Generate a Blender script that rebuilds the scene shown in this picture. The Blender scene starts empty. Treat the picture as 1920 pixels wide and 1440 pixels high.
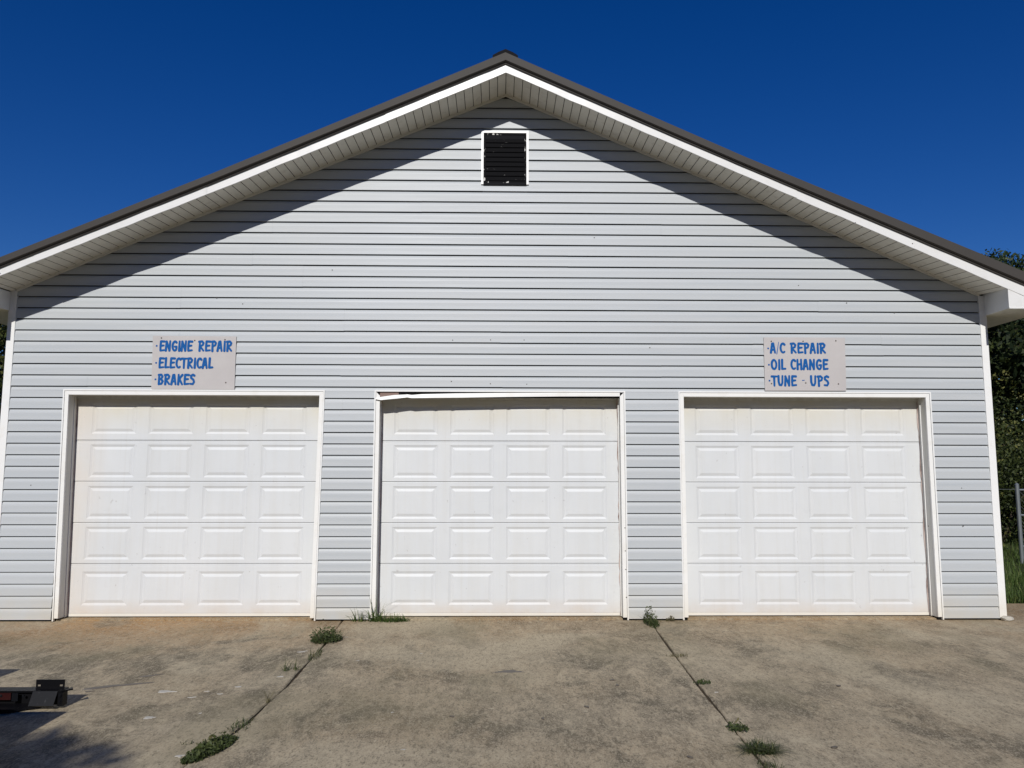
import bpy, math, random
import numpy as np
from mathutils import Vector, Matrix
random.seed(7); np.random.seed(7)
S=bpy.context.scene
# ---------------- camera, world, sun, exposure ----------------
cam_d=bpy.data.cameras.new('camera'); cam=bpy.data.objects.new('camera',cam_d); S.collection.objects.link(cam)
P_,R_,Y_=0.1116,0.0016,0.0178
cy,sy,cp,sp=math.cos(Y_),math.sin(Y_),math.cos(P_),math.sin(P_)
fw=Vector((sy*cp,cy*cp,sp)); rt=Vector((cy,-sy,0)); up=rt.cross(fw)
c_,s_=math.cos(R_),math.sin(R_)
rt,up=c_*rt+s_*up,-s_*rt+c_*up
M=Matrix((rt,up,-fw)).transposed().to_4x4(); M.translation=Vector((0,-8.633,1.632)); cam.matrix_world=M
cam_d.sensor_width=36; cam_d.lens=1442/1920*36; cam_d.clip_end=2000; cam_d.clip_start=.05
S.camera=cam
S.render.resolution_x=1024; S.render.resolution_y=768
sun_dir=Vector((-.095,-1,.64)).normalized()
el=math.asin(sun_dir.z); rot=math.atan2(sun_dir.x,sun_dir.y)
W=bpy.data.worlds.new('World'); S.world=W; W.use_nodes=True
nt=W.node_tree; nt.nodes.clear()
sky=nt.nodes.new('ShaderNodeTexSky'); sky.sky_type='NISHITA'; sky.sun_disc=False
sky.sun_elevation=el; sky.sun_rotation=rot; sky.air_density=1.0; sky.dust_density=0.0; sky.ozone_density=6.0; sky.altitude=300
bg=nt.nodes.new('ShaderNodeBackground'); bg.inputs[1].default_value=.063
hs=nt.nodes.new('ShaderNodeHueSaturation'); hs.inputs['Saturation'].default_value=1.28; hs.inputs['Hue'].default_value=.518
wo=nt.nodes.new('ShaderNodeOutputWorld')
nt.links.new(sky.outputs[0],hs.inputs['Color']); nt.links.new(hs.outputs[0],bg.inputs[0]); nt.links.new(bg.outputs[0],wo.inputs[0])
sd=bpy.data.lights.new('sun','SUN'); sd.energy=4.0; sd.angle=math.radians(.53); sd.color=(1,.97,.915)
so=bpy.data.objects.new('sun',sd); S.collection.objects.link(so); so.rotation_euler=sun_dir.to_track_quat('Z','Y').to_euler()
S.view_settings.view_transform='Standard'; S.view_settings.look='None'; S.view_settings.gamma=1; S.view_settings.use_curve_mapping=False
S.view_settings.exposure=0.0

# ---------------- helpers ----------------
C=S.collection
def tag(o,label=None,cat=None,group=None,kind=None):
    if label: o['label']=label
    if cat: o['category']=cat
    if group: o['group']=group
    if kind: o['kind']=kind
    return o
def mesh(name,V,F,mats,smooth=False,mi=None):
    me=bpy.data.meshes.new(name); me.from_pydata([tuple(v) for v in V],[],F)
    for m in (mats if isinstance(mats,(list,tuple)) else [mats]): me.materials.append(m)
    if mi is not None: me.polygons.foreach_set('material_index',mi)
    if smooth: me.polygons.foreach_set('use_smooth',[True]*len(F))
    me.update(); return me
def obj(name,me,parent=None,loc=None,rot=None):
    o=bpy.data.objects.new(name,me); C.objects.link(o)
    if parent: o.parent=parent
    if loc is not None: o.location=loc
    if rot is not None: o.rotation_euler=rot
    return o
def empty(name,loc=(0,0,0),parent=None):
    o=bpy.data.objects.new(name,None); C.objects.link(o); o.location=loc; o.empty_display_size=.2
    if parent: o.parent=parent
    return o
class MB:
    def __init__(s): s.V=[];s.F=[];s.mi=[]
    def add(s,V,F,m=0):
        n=len(s.V); s.V+= [tuple(v) for v in V]; s.F+=[tuple(i+n for i in f) for f in F]; s.mi+=[m]*len(F)
    def box(s,x0,x1,y0,y1,z0,z1,m=0):
        s.add([(x0,y0,z0),(x1,y0,z0),(x1,y1,z0),(x0,y1,z0),(x0,y0,z1),(x1,y0,z1),(x1,y1,z1),(x0,y1,z1)],
              [(0,3,2,1),(4,5,6,7),(0,1,5,4),(1,2,6,5),(2,3,7,6),(3,0,4,7)],m)
    def prism(s,poly,y0,y1,m=0):   # poly of (x,z), extruded in y ; poly counter-clockwise seen from -Y
        n=len(poly)
        V=[(x,y0,z) for x,z in poly]+[(x,y1,z) for x,z in poly]
        F=[tuple(range(n)),tuple(range(2*n-1,n-1,-1))]+[(i,i+n,(i+1)%n+n,(i+1)%n) for i in range(n)]
        s.add(V,F,m)
    def tube(s,a,b,r,n=8,r2=None,m=0):
        a=Vector(a);b=Vector(b);d=(b-a).normalized(); u=d.orthogonal().normalized(); w=d.cross(u); r2=r if r2 is None else r2
        V=[a+(u*math.cos(2*math.pi*i/n)+w*math.sin(2*math.pi*i/n))*r for i in range(n)]+[b+(u*math.cos(2*math.pi*i/n)+w*math.sin(2*math.pi*i/n))*r2 for i in range(n)]
        F=[(i,(i+1)%n,(i+1)%n+n,i+n) for i in range(n)]+[tuple(range(n-1,-1,-1)),tuple(range(n,2*n))]
        s.add(V,F,m)
    def me(s,name,mats,smooth=False): return mesh(name,s.V,s.F,mats,smooth,s.mi)
def lerp(a,b,t): return a+(b-a)*t
def pl(pts,x):   # piecewise linear with extrapolation
    for i in range(len(pts)-1):
        if x<=pts[i+1][0] or i==len(pts)-2:
            (x0,z0),(x1,z1)=pts[i],pts[i+1]; return z0+(z1-z0)*(x-x0)/(x1-x0)

# ---------------- materials ----------------
class N:
    def __init__(s,name,rough=.6,spec=.4,metal=0):
        s.m=bpy.data.materials.new(name); s.m.use_nodes=True; s.t=s.m.node_tree
        s.b=s.t.nodes['Principled BSDF']; s.b.inputs['Roughness'].default_value=rough
        s.b.inputs['Specular IOR Level'].default_value=spec; s.b.inputs['Metallic'].default_value=metal
        s.geo=s.t.nodes.new('ShaderNodeNewGeometry')
    def L(s,a,b): s.t.links.new(a,b)
    def map(s,scale=(1,1,1),loc=(0,0,0),src=None):
        m=s.t.nodes.new('ShaderNodeMapping'); m.inputs['Scale'].default_value=scale; m.inputs['Location'].default_value=loc
        s.L(src or s.geo.outputs['Position'],m.inputs[0]); return m.outputs[0]
    def noise(s,sc,det=4,rough=.55,vec=None,dist=0):
        n=s.t.nodes.new('ShaderNodeTexNoise'); n.inputs['Scale'].default_value=sc; n.inputs['Detail'].default_value=det
        n.inputs['Roughness'].default_value=rough; n.inputs['Distortion'].default_value=dist
        s.L(vec or s.geo.outputs['Position'],n.inputs['Vector']); return n.outputs['Fac']
    def vor(s,sc,vec=None,feat='F1',out='Distance'):
        n=s.t.nodes.new('ShaderNodeTexVoronoi'); n.inputs['Scale'].default_value=sc; n.feature=feat
        s.L(vec or s.geo.outputs['Position'],n.inputs['Vector']); return n.outputs[out]
    def ramp(s,f,stops):
        n=s.t.nodes.new('ShaderNodeValToRGB'); e=n.color_ramp.elements
        while len(e)<len(stops): e.new(.5)
        for x,(p,c) in zip(e,stops):
            x.position=p; x.color=(*c,1) if isinstance(c,tuple) else (c,c,c,1)
        s.L(f,n.inputs[0]); return n.outputs[0]
    def mix(s,f,a,b,mode='MIX'):
        n=s.t.nodes.new('ShaderNodeMix'); n.data_type='RGBA'; n.blend_type=mode
        for v,i in ((f,0),(a,6),(b,7)):
            if isinstance(v,(int,float)): n.inputs[i].default_value=v
            elif isinstance(v,tuple): n.inputs[i].default_value=(*v,1)
            else: s.L(v,n.inputs[i])
        return n.outputs[2]
    def math(s,op,a,b=0,c=0,clamp=False):
        n=s.t.nodes.new('ShaderNodeMath'); n.operation=op; n.use_clamp=clamp
        for i,v in enumerate((a,b,c)):
            if isinstance(v,(int,float)): n.inputs[i].default_value=v
            else: s.L(v,n.inputs[i])
        return n.outputs[0]
    def xyz(s):
        n=s.t.nodes.new('ShaderNodeSeparateXYZ'); s.L(s.geo.outputs['Position'],n.inputs[0]); return n.outputs
    def rnd(s):
        n=s.t.nodes.new('ShaderNodeObjectInfo'); return n.outputs['Random']
    def col(s,c):
        if isinstance(c,tuple): s.b.inputs['Base Color'].default_value=(*c,1)
        else: s.L(c,s.b.inputs['Base Color'])
        return s
    def bump(s,h,st=.3,d=.01):
        n=s.t.nodes.new('ShaderNodeBump'); n.inputs['Strength'].default_value=st; n.inputs['Distance'].default_value=d
        s.L(h,n.inputs['Height']); s.L(n.outputs[0],s.b.inputs['Normal']); return s
    def rough(s,f): s.L(f,s.b.inputs['Roughness']); return s

# siding: light grey vinyl, chalky, streaked along the boards
m=N('vinyl_siding',.45,.35)
st=m.noise(1,5,.6,m.map((.7,1,14)))
big=m.noise(.5,3,.5)
c=m.mix(m.ramp(st,[(.3,0.),(.7,1.)]),(.402,.430,.452),(.458,.474,.484))
c=m.mix(m.math('MULTIPLY',m.ramp(big,[(.35,0.),(.65,1.)]),.5),c,(.440,.465,.490))
c=m.mix(m.math('MULTIPLY',m.rnd(),.22),c,(.455,.472,.478))
z=m.xyz()
low=m.math('MULTIPLY',m.ramp(z[2],[(0.,1.),(.42,0.)]),m.ramp(m.noise(3,4),[(.3,.25),(.75,.9)]))
c=m.mix(low,c,(.47,.42,.33))
spk=m.ramp(m.noise(38,2,.5),[(.0,0.),(.745,0.),(.80,1.)])
c=m.mix(m.math('MULTIPLY',spk,.35),c,(.3,.29,.27))
m.col(c).bump(m.noise(2.2,3,.5,m.map((1,1,6))),.12,.01); m.rough(m.ramp(st,[(.2,.40),(.8,.56)])); SIDING=m.m
# door paint
m=N('door_paint',.5,.3)
n1=m.noise(1.1,5,.6); n2=m.noise(1,4,.6,m.map((9,1,.8)))
c=m.mix(m.ramp(n1,[(.35,0.),(.7,1.)]),(.595,.612,.625),(.635,.648,.655))
c=m.mix(m.math('MULTIPLY',m.ramp(n2,[(.45,0.),(.8,1.)]),.25),c,(.52,.505,.46))
z=m.xyz()
topd=m.math('MULTIPLY',m.ramp(m.math('MULTIPLY',z[2],.4),[(.80,0.),(.96,1.)]),m.ramp(m.noise(2.6,4),[(.25,.25),(.7,.8)]))
c=m.mix(topd,c,(.59,.54,.42))
botd=m.math('MULTIPLY',m.ramp(z[2],[(.06,1.),(.22,0.)]),m.ramp(m.noise(3.5,4),[(.3,.15),(.7,.7)]))
c=m.mix(botd,c,(.56,.47,.38))
gl_=m.math('MULTIPLY',m.ramp(m.math('MULTIPLY_ADD',z[0],1.,5.),[(.22,1.),(.62,0.)]),m.ramp(m.noise(2.2,5,.6),[(.3,.35),(.65,1.)]))
c=m.mix(m.math('MULTIPLY',gl_,.8),c,(.60,.545,.49))
vs=m.ramp(m.noise(1,6,.7,m.map((26,1,.5),(3,0,1))),[(.56,0.),(.70,1.)])
c=m.mix(m.math('MULTIPLY',vs,.12),c,(.45,.42,.36))
sc=m.ramp(m.noise(16,4,.6,m.map((1,1,.8),(7,7,7))),[(.70,0.),(.73,1.)])
c=m.mix(m.math('MULTIPLY',sc,.35),c,(.30,.28,.26))
sm=m.ramp(m.noise(5,6,.65,m.map((1,1,1.6))),[(.60,0.),(.80,1.)])
c=m.mix(m.math('MULTIPLY',sm,.25),c,(.47,.47,.46))
m.col(c).bump(m.noise(300,2,.5),.05,.001); m.rough(m.ramp(n1,[(.3,.42),(.75,.58)])); DOOR=m.m
# white trim
def white(name,c0,c1,dirt,amt=.5,rough=.4):
    m=N(name,rough,.4); n=m.noise(2,5,.6); c=m.mix(n,c0,c1)
    d=m.ramp(m.noise(7,6,.65),[(.52,0.),(.75,1.)]); c=m.mix(m.math('MULTIPLY',d,amt),c,dirt)
    z=m.xyz(); low=m.math('MULTIPLY',m.ramp(z[2],[(0.,1.),(.35,0.)]),.5)
    c=m.mix(low,c,(.60,.53,.40))
    m.col(c).bump(m.noise(4,3),.1,.01); return m.m
TRIM=white('white_trim',(.74,.735,.71),(.80,.795,.775),(.60,.56,.48),.35)
CHAN=white('white_channel',(.75,.75,.74),(.79,.79,.78),(.60,.56,.48),.3,.35)
FASC=white('fascia_aluminium',(.69,.685,.67),(.73,.725,.71),(.58,.56,.52),.35,.35)
m=N('soffit_vinyl',.5,.3); n=m.noise(3,5,.6)
c=m.mix(m.ramp(n,[(.3,0.),(.7,1.)]),(.66,.645,.58),(.75,.735,.67))
c=m.mix(m.math('MULTIPLY',m.rnd(),.25),c,(.60,.57,.50))
mold=m.ramp(m.noise(9,6,.7),[(.55,0.),(.75,1.)]); y=m.xyz()
c=m.mix(m.math('MULTIPLY',mold,.45),c,(.33,.30,.24)); m.col(c); SOFF=m.m
m=N('groove_shade',.9,.1).col((.10,.09,.07)); GROOVE=m.m  # shade painted onto the soffit plank sides so the groove lines show
m=N('jamb_wood_paint',.6,.25); n=m.noise(1,5,.6,m.map((14,14,1.2)))
c=m.mix(m.ramp(n,[(.35,0.),(.7,1.)]),(.55,.54,.50),(.66,.65,.61)); m.col(c); JAMB=m.m
m=N('pink_seal',.8,.15); n=m.noise(1,6,.7,m.map((30,30,5)))
c=m.mix(m.ramp(n,[(.48,0.),(.62,1.)]),(.50,.41,.37),(.22,.16,.14)); m.col(c); SEAL=m.m
m=N('bare_wood',.8,.15); n=m.noise(1,6,.7,m.map((3,3,40)))
c=m.mix(n,(.30,.21,.18),(.15,.10,.085)); m.col(c); WOOD=m.m
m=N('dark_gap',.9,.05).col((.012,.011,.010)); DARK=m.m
m=N('roof_metal_brown',.6,.18); n=m.noise(2,5,.6,m.map((1,1,1)))
c=m.mix(n,(.046,.042,.038),(.062,.056,.051)); m.col(c); ROOF=m.m
m=N('ridge_foam',.9,.1).col((.012,.012,.014)); RIDGE=m.m
m=N('black_slat_paint',.7,.06); n=m.noise(1,5,.7,m.map((7,3,60)))
xx=m.xyz()
c=m.mix(m.ramp(n,[(.67,0.),(.70,1.)]),(.004,.004,.005),(.62,.61,.58)); m.col(c); SLAT=m.m
m=N('chipped_black_paint',.7,.08); n=m.noise(1,4,.6,m.map((22,20,11)))
m.col(m.mix(m.ramp(n,[(.60,0.),(.63,1.)]),(.004,.004,.005),(.62,.61,.58))); CHIP=m.m
m=N('sign_board',.5,.3); n=m.noise(2.5,5,.6)
c=m.mix(m.ramp(n,[(.3,0.),(.7,1.)]),(.44,.415,.41),(.49,.465,.455))
s2=m.ramp(m.noise(1,5,.7,m.map((1.5,1,40))),[(.66,0.),(.72,1.)]); c=m.mix(m.math('MULTIPLY',s2,.25),c,(.42,.30,.27)); m.col(c); SIGN=m.m
m=N('blue_brush_paint',.6,.12); n=m.noise(30,4,.6); m.col(m.mix(n,(.004,.075,.27),(.008,.105,.34))); BLUE=m.m
m=N('rusty_screw',.6,.3).col((.06,.045,.035)); SCREW=m.m
m=N('black_steel',.45,.15); n=m.noise(5,6,.7); c=m.mix(m.ramp(n,[(.62,0.),(.72,1.)]),(.0035,.0035,.0045),(.02,.02,.022)); m.col(c); STEEL=m.m
m=N('worn_black_steel',.45,.15); n=m.noise(1,6,.7,m.map((40,40,14))); c=m.mix(m.ramp(n,[(.60,0.),(.70,1.)]),(.0045,.005,.007),(.035,.035,.038)); m.col(c); STEEL2=m.m
m=N('red_paint',.4,.4).col((.022,.002,.002)); RED=m.m
m=N('galvanised_steel',.45,.5,.6); m.col(m.mix(m.noise(9,4),(.20,.22,.225),(.27,.29,.30))); GALV=m.m
# concrete
m=N('concrete',.88,.2)
g=m.noise(1.0,6,.62,m.map((1,.55,1)),dist=.5); g2=m.noise(3.4,9,.74,m.map((1,.42,1)),dist=.25); fine=m.noise(95,3,.7,m.map((1,.5,1))); mid=m.noise(24,7,.78,m.map((1,.42,1)))
c=m.mix(m.ramp(g,[(.35,0.),(.65,1.)]),(.235,.213,.176),(.345,.315,.258))
c=m.mix(m.math('MULTIPLY',m.ramp(g2,[(.46,0.),(.60,1.)]),.50),c,(.140,.125,.098))
strk=m.noise(5,7,.72,m.map((1,.38,1),(2,3,0)),dist=.35)
c=m.mix(m.math('MULTIPLY',m.ramp(strk,[(.49,0.),(.57,1.)]),.66),c,(.44,.395,.32))
tan=m.ramp(m.noise(.55,3,.5,m.map((1,1,1),(3.1,7.7,0))),[(.42,0.),(.62,1.)])
c=m.mix(m.math('MULTIPLY',tan,.40),c,(.30,.245,.170))
dk=m.ramp(m.noise(1.7,7,.72,m.map((1,.6,1),(9,2,0)),dist=.4),[(.50,0.),(.60,1.)])
c=m.mix(m.math('MULTIPLY',dk,.78),c,(.085,.080,.066))
p=m.xyz()
near=m.ramp(m.math('ADD',m.math('MULTIPLY',p[1],-.42),m.math('MULTIPLY',m.noise(1.5,6,.65),.55)),[(.28,1.),(.95,0.)])
lft=m.ramp(m.math('MULTIPLY_ADD',p[0],-.1,.1),[(.15,.28),(.48,1.)])
c=m.mix(m.math('MULTIPLY',m.math('MULTIPLY',near,lft),.85),c,(.40,.245,.115))
edge=m.ramp(m.math('ADD',m.math('MULTIPLY',p[1],-3.2),m.math('MULTIPLY',m.noise(3.3,6,.7),1.1)),[(.42,1.),(1.05,0.)])
c=m.mix(m.math('MULTIPLY',edge,.45),c,(.30,.20,.105))
blo=m.ramp(m.noise(.62,5,.6,m.map((1,.8,1),(6,13,0)),dist=.6),[(.50,0.),(.60,1.)])
c=m.mix(m.math('MULTIPLY',blo,.6),c,(.44,.41,.34))
oil=m.ramp(m.noise(1.1,4,.6,m.map((1,.7,1),(31,5,0)),dist=.5),[(.60,0.),(.68,1.)])
c=m.mix(m.math('MULTIPLY',oil,.72),c,(.10,.093,.078))
# grain: aggregate showing through the worn face
c=m.mix(m.math('MULTIPLY',m.ramp(mid,[(.50,0.),(.60,1.)]),.55),c,(.45,.415,.34))
c=m.mix(m.math('MULTIPLY',m.ramp(m.noise(30,7,.8,m.map((1,.42,1),(4,4,0))),[(.52,0.),(.60,1.)]),.58),c,(.10,.09,.072))
c=m.mix(m.math('MULTIPLY',m.ramp(fine,[(.52,0.),(.60,1.)]),.50),c,(.45,.42,.36))
c=m.mix(m.math('MULTIPLY',m.ramp(m.noise(70,4,.8,m.map((1,.5,1))),[(.54,0.),(.62,1.)]),.55),c,(.075,.068,.055))
wsp=m.ramp(m.noise(14,2,.5,m.map((1,1,1),(5,5,5))),[(.73,0.),(.76,1.)])
c=m.mix(m.math('MULTIPLY',wsp,.6),c,(.50,.48,.42))
# meandering pale scratches and a greenish film
scr=m.math('ABSOLUTE',m.math('SUBTRACT',m.noise(.8,3,.5,m.map((1,.8,1),(11,4,0)),dist=.2),.5))
c=m.mix(m.math('MULTIPLY',m.ramp(scr,[(0.,1.),(.006,0.)]),.35),c,(.44,.41,.34))
grn=m.ramp(m.noise(.9,5,.6,m.map((1,.6,1),(20,9,0))),[(.52,0.),(.64,1.)])
c=m.mix(m.math('MULTIPLY',grn,.30),c,(.17,.165,.115))
c=m.mix(1.,c,(1.02,.94,.80),'MULTIPLY')
h=m.math('ADD',m.math('MULTIPLY',fine,.5),m.math('MULTIPLY',mid,.8))
m.col(c).bump(h,.55,.004); CONC=m.m
m=N('joint_dirt',.95,.1); m.col(m.mix(m.noise(25,5,.7),(.035,.026,.018),(.09,.068,.045))); DIRT=m.m
m=N('soil',.95,.1); m.col(m.mix(m.noise(6,6,.7),(.10,.075,.05),(.19,.15,.10))).bump(m.noise(30,5,.7),.8,.02); SOIL=m.m
m=N('turf_soil',.95,.1); m.col(m.mix(m.noise(3,6,.7),(.035,.05,.018),(.07,.075,.03))).bump(m.noise(20,5,.7),.8,.03); TURF=m.m
m=N('white_paint_spot',.6,.3).col((.42,.40,.36)); SPOT=m.m
m=N('wet_stain',.5,.4).col((.085,.07,.055)); WET=m.m
m=N('stone',.85,.2); m.col(m.mix(m.noise(14,5,.7),(.34,.31,.25),(.55,.52,.45))).bump(m.noise(30,4),.5,.01); STONE=m.m
def leafm(name,a,b,c2,tr=.25):
    m=N(name,.55,.3); 
    at=m.t.nodes.new('ShaderNodeAttribute'); at.attribute_name='tint'
    c=m.mix(at.outputs['Fac'],a,b); c=m.mix(m.ramp(at.outputs['Fac'],[(.86,0.),(.97,1.)]),c,c2)
    m.col(c)
    t=m.t.nodes.new('ShaderNodeBsdfTranslucent'); m.L(c,t.inputs[0])
    mx=m.t.nodes.new('ShaderNodeMixShader'); mx.inputs[0].default_value=tr
    out=m.t.nodes['Material Output']; m.L(m.b.outputs[0],mx.inputs[1]); m.L(t.outputs[0],mx.inputs[2]); m.L(mx.outputs[0],out.inputs[0]); return m.m
PINE=leafm('pine_leaves',(.014,.028,.009),(.045,.066,.020),(.09,.09,.03),.1)
BROAD=leafm('broad_leaves',(.010,.019,.006),(.062,.080,.018),(.15,.15,.04),.25)
GRASS=leafm('grass_blades',(.040,.075,.016),(.12,.18,.040),(.19,.20,.07),.35)
WEED=leafm('weed_leaves',(.026,.042,.012),(.080,.098,.030),(.16,.14,.06),.2)
DRYW=leafm('dry_weed',(.10,.09,.045),(.19,.165,.09),(.22,.20,.12),.2)
m=N('bark',.9,.1); m.col(m.mix(m.noise(1,6,.7,m.map((8,8,2))),(.045,.035,.026),(.12,.10,.075))); BARK=m.m

# =====================================================================
# GROUND
# =====================================================================
g=MB(); g.add([(-400,-300,-.16),(400,-300,-.16),(400,600,-.16),(-400,600,-.16)],[(0,1,2,3)])
tag(obj('ground',g.me('ground',TURF)),'rough grassy ground around the garage',kind='structure')
drive=empty('driveway',(0,-4,0)); tag(drive,'worn concrete forecourt in front of the three garage doors',kind='structure')
J1=[(-1.690,.02),(-1.665,-.5),(-1.626,-1.16),(-1.614,-2.03),(-1.597,-2.55),(-1.618,-2.94),(-1.622,-3.4),(-1.661,-3.67),(-1.733,-4.10),(-1.77,-5.),(-1.8,-15.)]
J2=[(1.665,.02),(1.641,-.42),(1.576,-1.62),(1.541,-2.46),(1.527,-2.94),(1.507,-3.46),(1.5,-3.76),(1.492,-4.16),(1.48,-5),(1.42,-15.)]
def dens(J):
    out=[]
    for (x0,y0),(x1,y1) in zip(J,J[1:]):
        n=max(2,int(abs(y1-y0)/.05)) if y0>-5 else 4
        for i in range(n): t=i/n; out.append((lerp(x0,x1,t)+random.gauss(0,.0016),lerp(y0,y1,t)))
    out.append(J[-1]); return out
D1_,D2_=dens(J1),dens(J2)
def slab(name,left,right,z):   # left/right lists of (x,y) from y=.02 down
    n=len(left); me=MB()
    V=[];F=[]
    b=.006
    # top outline as strip between the two sides resampled on the same y
    ys=sorted({round(y,4) for _,y in left}|{round(y,4) for _,y in right},reverse=True)
    fl=lambda J,y: np.interp(-y,[-q[1] for q in J],[q[0] for q in J])
    for y in ys:
        xl,xr=fl(left,y),fl(right,y); j=random.random()*.003
        V+=[(xl,y,z-.14),(xl,y,z-b-j),(xl+b+j,y,z),(xr-b-j,y,z),(xr,y,z-b-j),(xr,y,z-.14)]
    k=len(ys)
    for i in range(k-1):
        for q in range(5): F.append((i*6+q,(i+1)*6+q,(i+1)*6+q+1,i*6+q+1))
    o=obj(name,mesh(name,V,F,CONC),drive); o.location=(0,4,0); return o
gap=.011
slab('concrete_slab',[(-9.5,.02),(-9.5,-15)],[(x-gap*(.8+.5*math.sin(y*5)),y) for x,y in D1_],.0)
slab('concrete_slab',[(x+gap*(.8+.5*math.sin(y*5)),y) for x,y in D1_],[(x-gap*(.8+.4*math.sin(y*4)),y) for x,y in D2_],.002)
slab('concrete_slab',[(x+gap*(.8+.4*math.sin(y*4)),y) for x,y in D2_],[(9.5,.02),(9.5,-15)],-.001)
q=MB()
q.box(5.64,9.5,.021,1.05,-.14,-.004)   # strip of paving past the right corner
obj('side_slab',q.me('side_slab',CONC),drive).location=(0,4,0)
q=MB()
for J in (D1_,D2_):
    V=[];F=[]
    for x,y in J: V+=[(x-.03,y,-.020),(x+.03,y,-.020)]
    F=[(2*i,2*i+2,2*i+3,2*i+1) for i in range(len(J)-1)]; q.add(V,F)
tag(obj('joint_dirt',q.me('joint_dirt',DIRT),drive),kind='stuff').location=(0,4,0)
# paint spots & wet streaks lying on the slabs
def patch(name,cx,cy,rx,ry,rotz,mat,th=.0015,n=14,jag=.25,z=.003):
    V=[];ph=random.random()*6
    for i in range(n):
        a=2*math.pi*i/n; r=1+jag*math.sin(3*a+ph)*.5+random.uniform(-jag,jag)*.5
        x,y=math.cos(a)*rx*r,math.sin(a)*ry*r; V.append((x*math.cos(rotz)-y*math.sin(rotz),x*math.sin(rotz)+y*math.cos(rotz),0))
    V2=[(x*1.04,y*1.04,-th-.003) for x,y,_ in V]
    F=[tuple(range(n))]+[(i,i+n,(i+1)%n+n,(i+1)%n) for i in range(n)]
    o=obj(name,mesh(name,V+V2,F,mat),drive,(cx,cy+4,z)); return o
for (x,y,rx,ry) in [(-2.462,-2.682,.075,.035),(-2.301,-3.288,.045,.03),(-1.958,-2.562,.03,.015),(-2.2,-2.833,.03,.012),(-1.818,-3.982,.03,.02),(-1.72,-2.277,.028,.018),(-1.756,-1.429,.05,.02),(-.68,-1.522,.014,.012),(-1.48,-.83,.02,.01),(-2.03,-2.75,.02,.01),(-1.60,-1.0,.03,.012),(-1.2,-1.77,.02,.008),(-.71,-3.2,.012,.01),(-.55,-3.9,.018,.01),(-2.15,-2.68,.02,.008),(1.62,-2.75,.016,.01),(-2.0,-3.2,.012,.01)]:
    patch('paint_spot',x,y,rx*.8,ry*.7,random.uniform(-.2,.7),SPOT,n=18,jag=.65)
for (x,y,rx,ry,a) in [(-2.92,-2.54,.21,.030,.42),(-2.76,-2.24,.08,.018,.5),(-3.02,-2.67,.03,.012,.2),(.10,-2.15,.10,.035,0.)]:
    patch('oil_streak',x,y,rx,ry,a,WET,jag=.5,n=18)
for (x,y) in [(.898,-2.418),(.914,-2.56),(.62,-3.1),(2.0,-3.9),(1.1,-4.05),(.3,-3.35),(-.3,-3.3),(2.6,-2.6)]:
    o=patch('dead_leaf',x,y,.022,.012,random.random()*3,WET,th=.006,n=7,jag=.5,z=.008)
# turf and grass beyond the corner
V=[];F=[]
nx,ny=40,40
for j in range(ny+1):
    for i in range(nx+1):
        x=5.9+i/nx*34; y=1.05+(j/ny)**1.6*40
        V.append((x,y+ (math.sin(x*3)*.05 if j==0 else 0),-.10+.10*min(1,(y-1.05)*1.2)+.03*math.sin(x*1.7+y)+.02*math.sin(y*4+x*5)))
for j in range(ny):
    for i in range(nx): a=j*(nx+1)+i; F.append((a,a+1,a+nx+2,a+nx+1))
tag(obj('lawn',mesh('lawn',V,F,TURF,True)),'rough lawn beside and behind the right side of the garage',kind='structure')
V2=[(-x-.0+.2,y,z) for x,y,z in V]
tag(obj('lawn',mesh('lawn2',V2,[tuple(reversed(f)) for f in F],TURF,True)),'rough lawn behind the left side of the garage',kind='structure')

def tri_cloud(name,pts,nrm,size,mat,parent=None,asp=1.0,loc=None,tint=None,quad=False):
    """leaf sized faces: pts (n,3), random oriented round nrm"""
    n=len(pts); pts=np.asarray(pts,float)
    a=np.random.normal(size=(n,3)); a/=np.linalg.norm(a,axis=1)[:,None]
    if nrm is not None:
        w=np.asarray(nrm); nn=a*.8+w; nn/=np.linalg.norm(nn,axis=1)[:,None]
    else: nn=a
    t=np.cross(nn,np.random.normal(size=(n,3))); t/=np.linalg.norm(t,axis=1)[:,None]+1e-9; b=np.cross(nn,t)
    s=(np.asarray(size)*np.random.uniform(.6,1.3,n))[:,None]
    v=np.stack([pts-b*s*.5*asp,pts+t*s*.33,pts+b*s*.5*asp,pts-t*s*.33],1).reshape(-1,3)
    me=bpy.data.meshes.new(name); me.vertices.add(4*n); me.vertices.foreach_set('co',v.ravel())
    me.loops.add(4*n); me.loops.foreach_set('vertex_index',np.arange(4*n)); me.polygons.add(n)
    me.polygons.foreach_set('loop_start',np.arange(n)*4); me.polygons.foreach_set('loop_total',np.full(n,4))
    at=me.attributes.new('tint','FLOAT','POINT'); tv=np.random.rand(n) if tint is None else np.clip(tint+np.random.uniform(-.25,.25,n),0,1)
    at.data.foreach_set('value',np.repeat(tv,4)); me.materials.append(mat); me.update(); me.validate()
    return obj(name,me,parent,loc)

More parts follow.
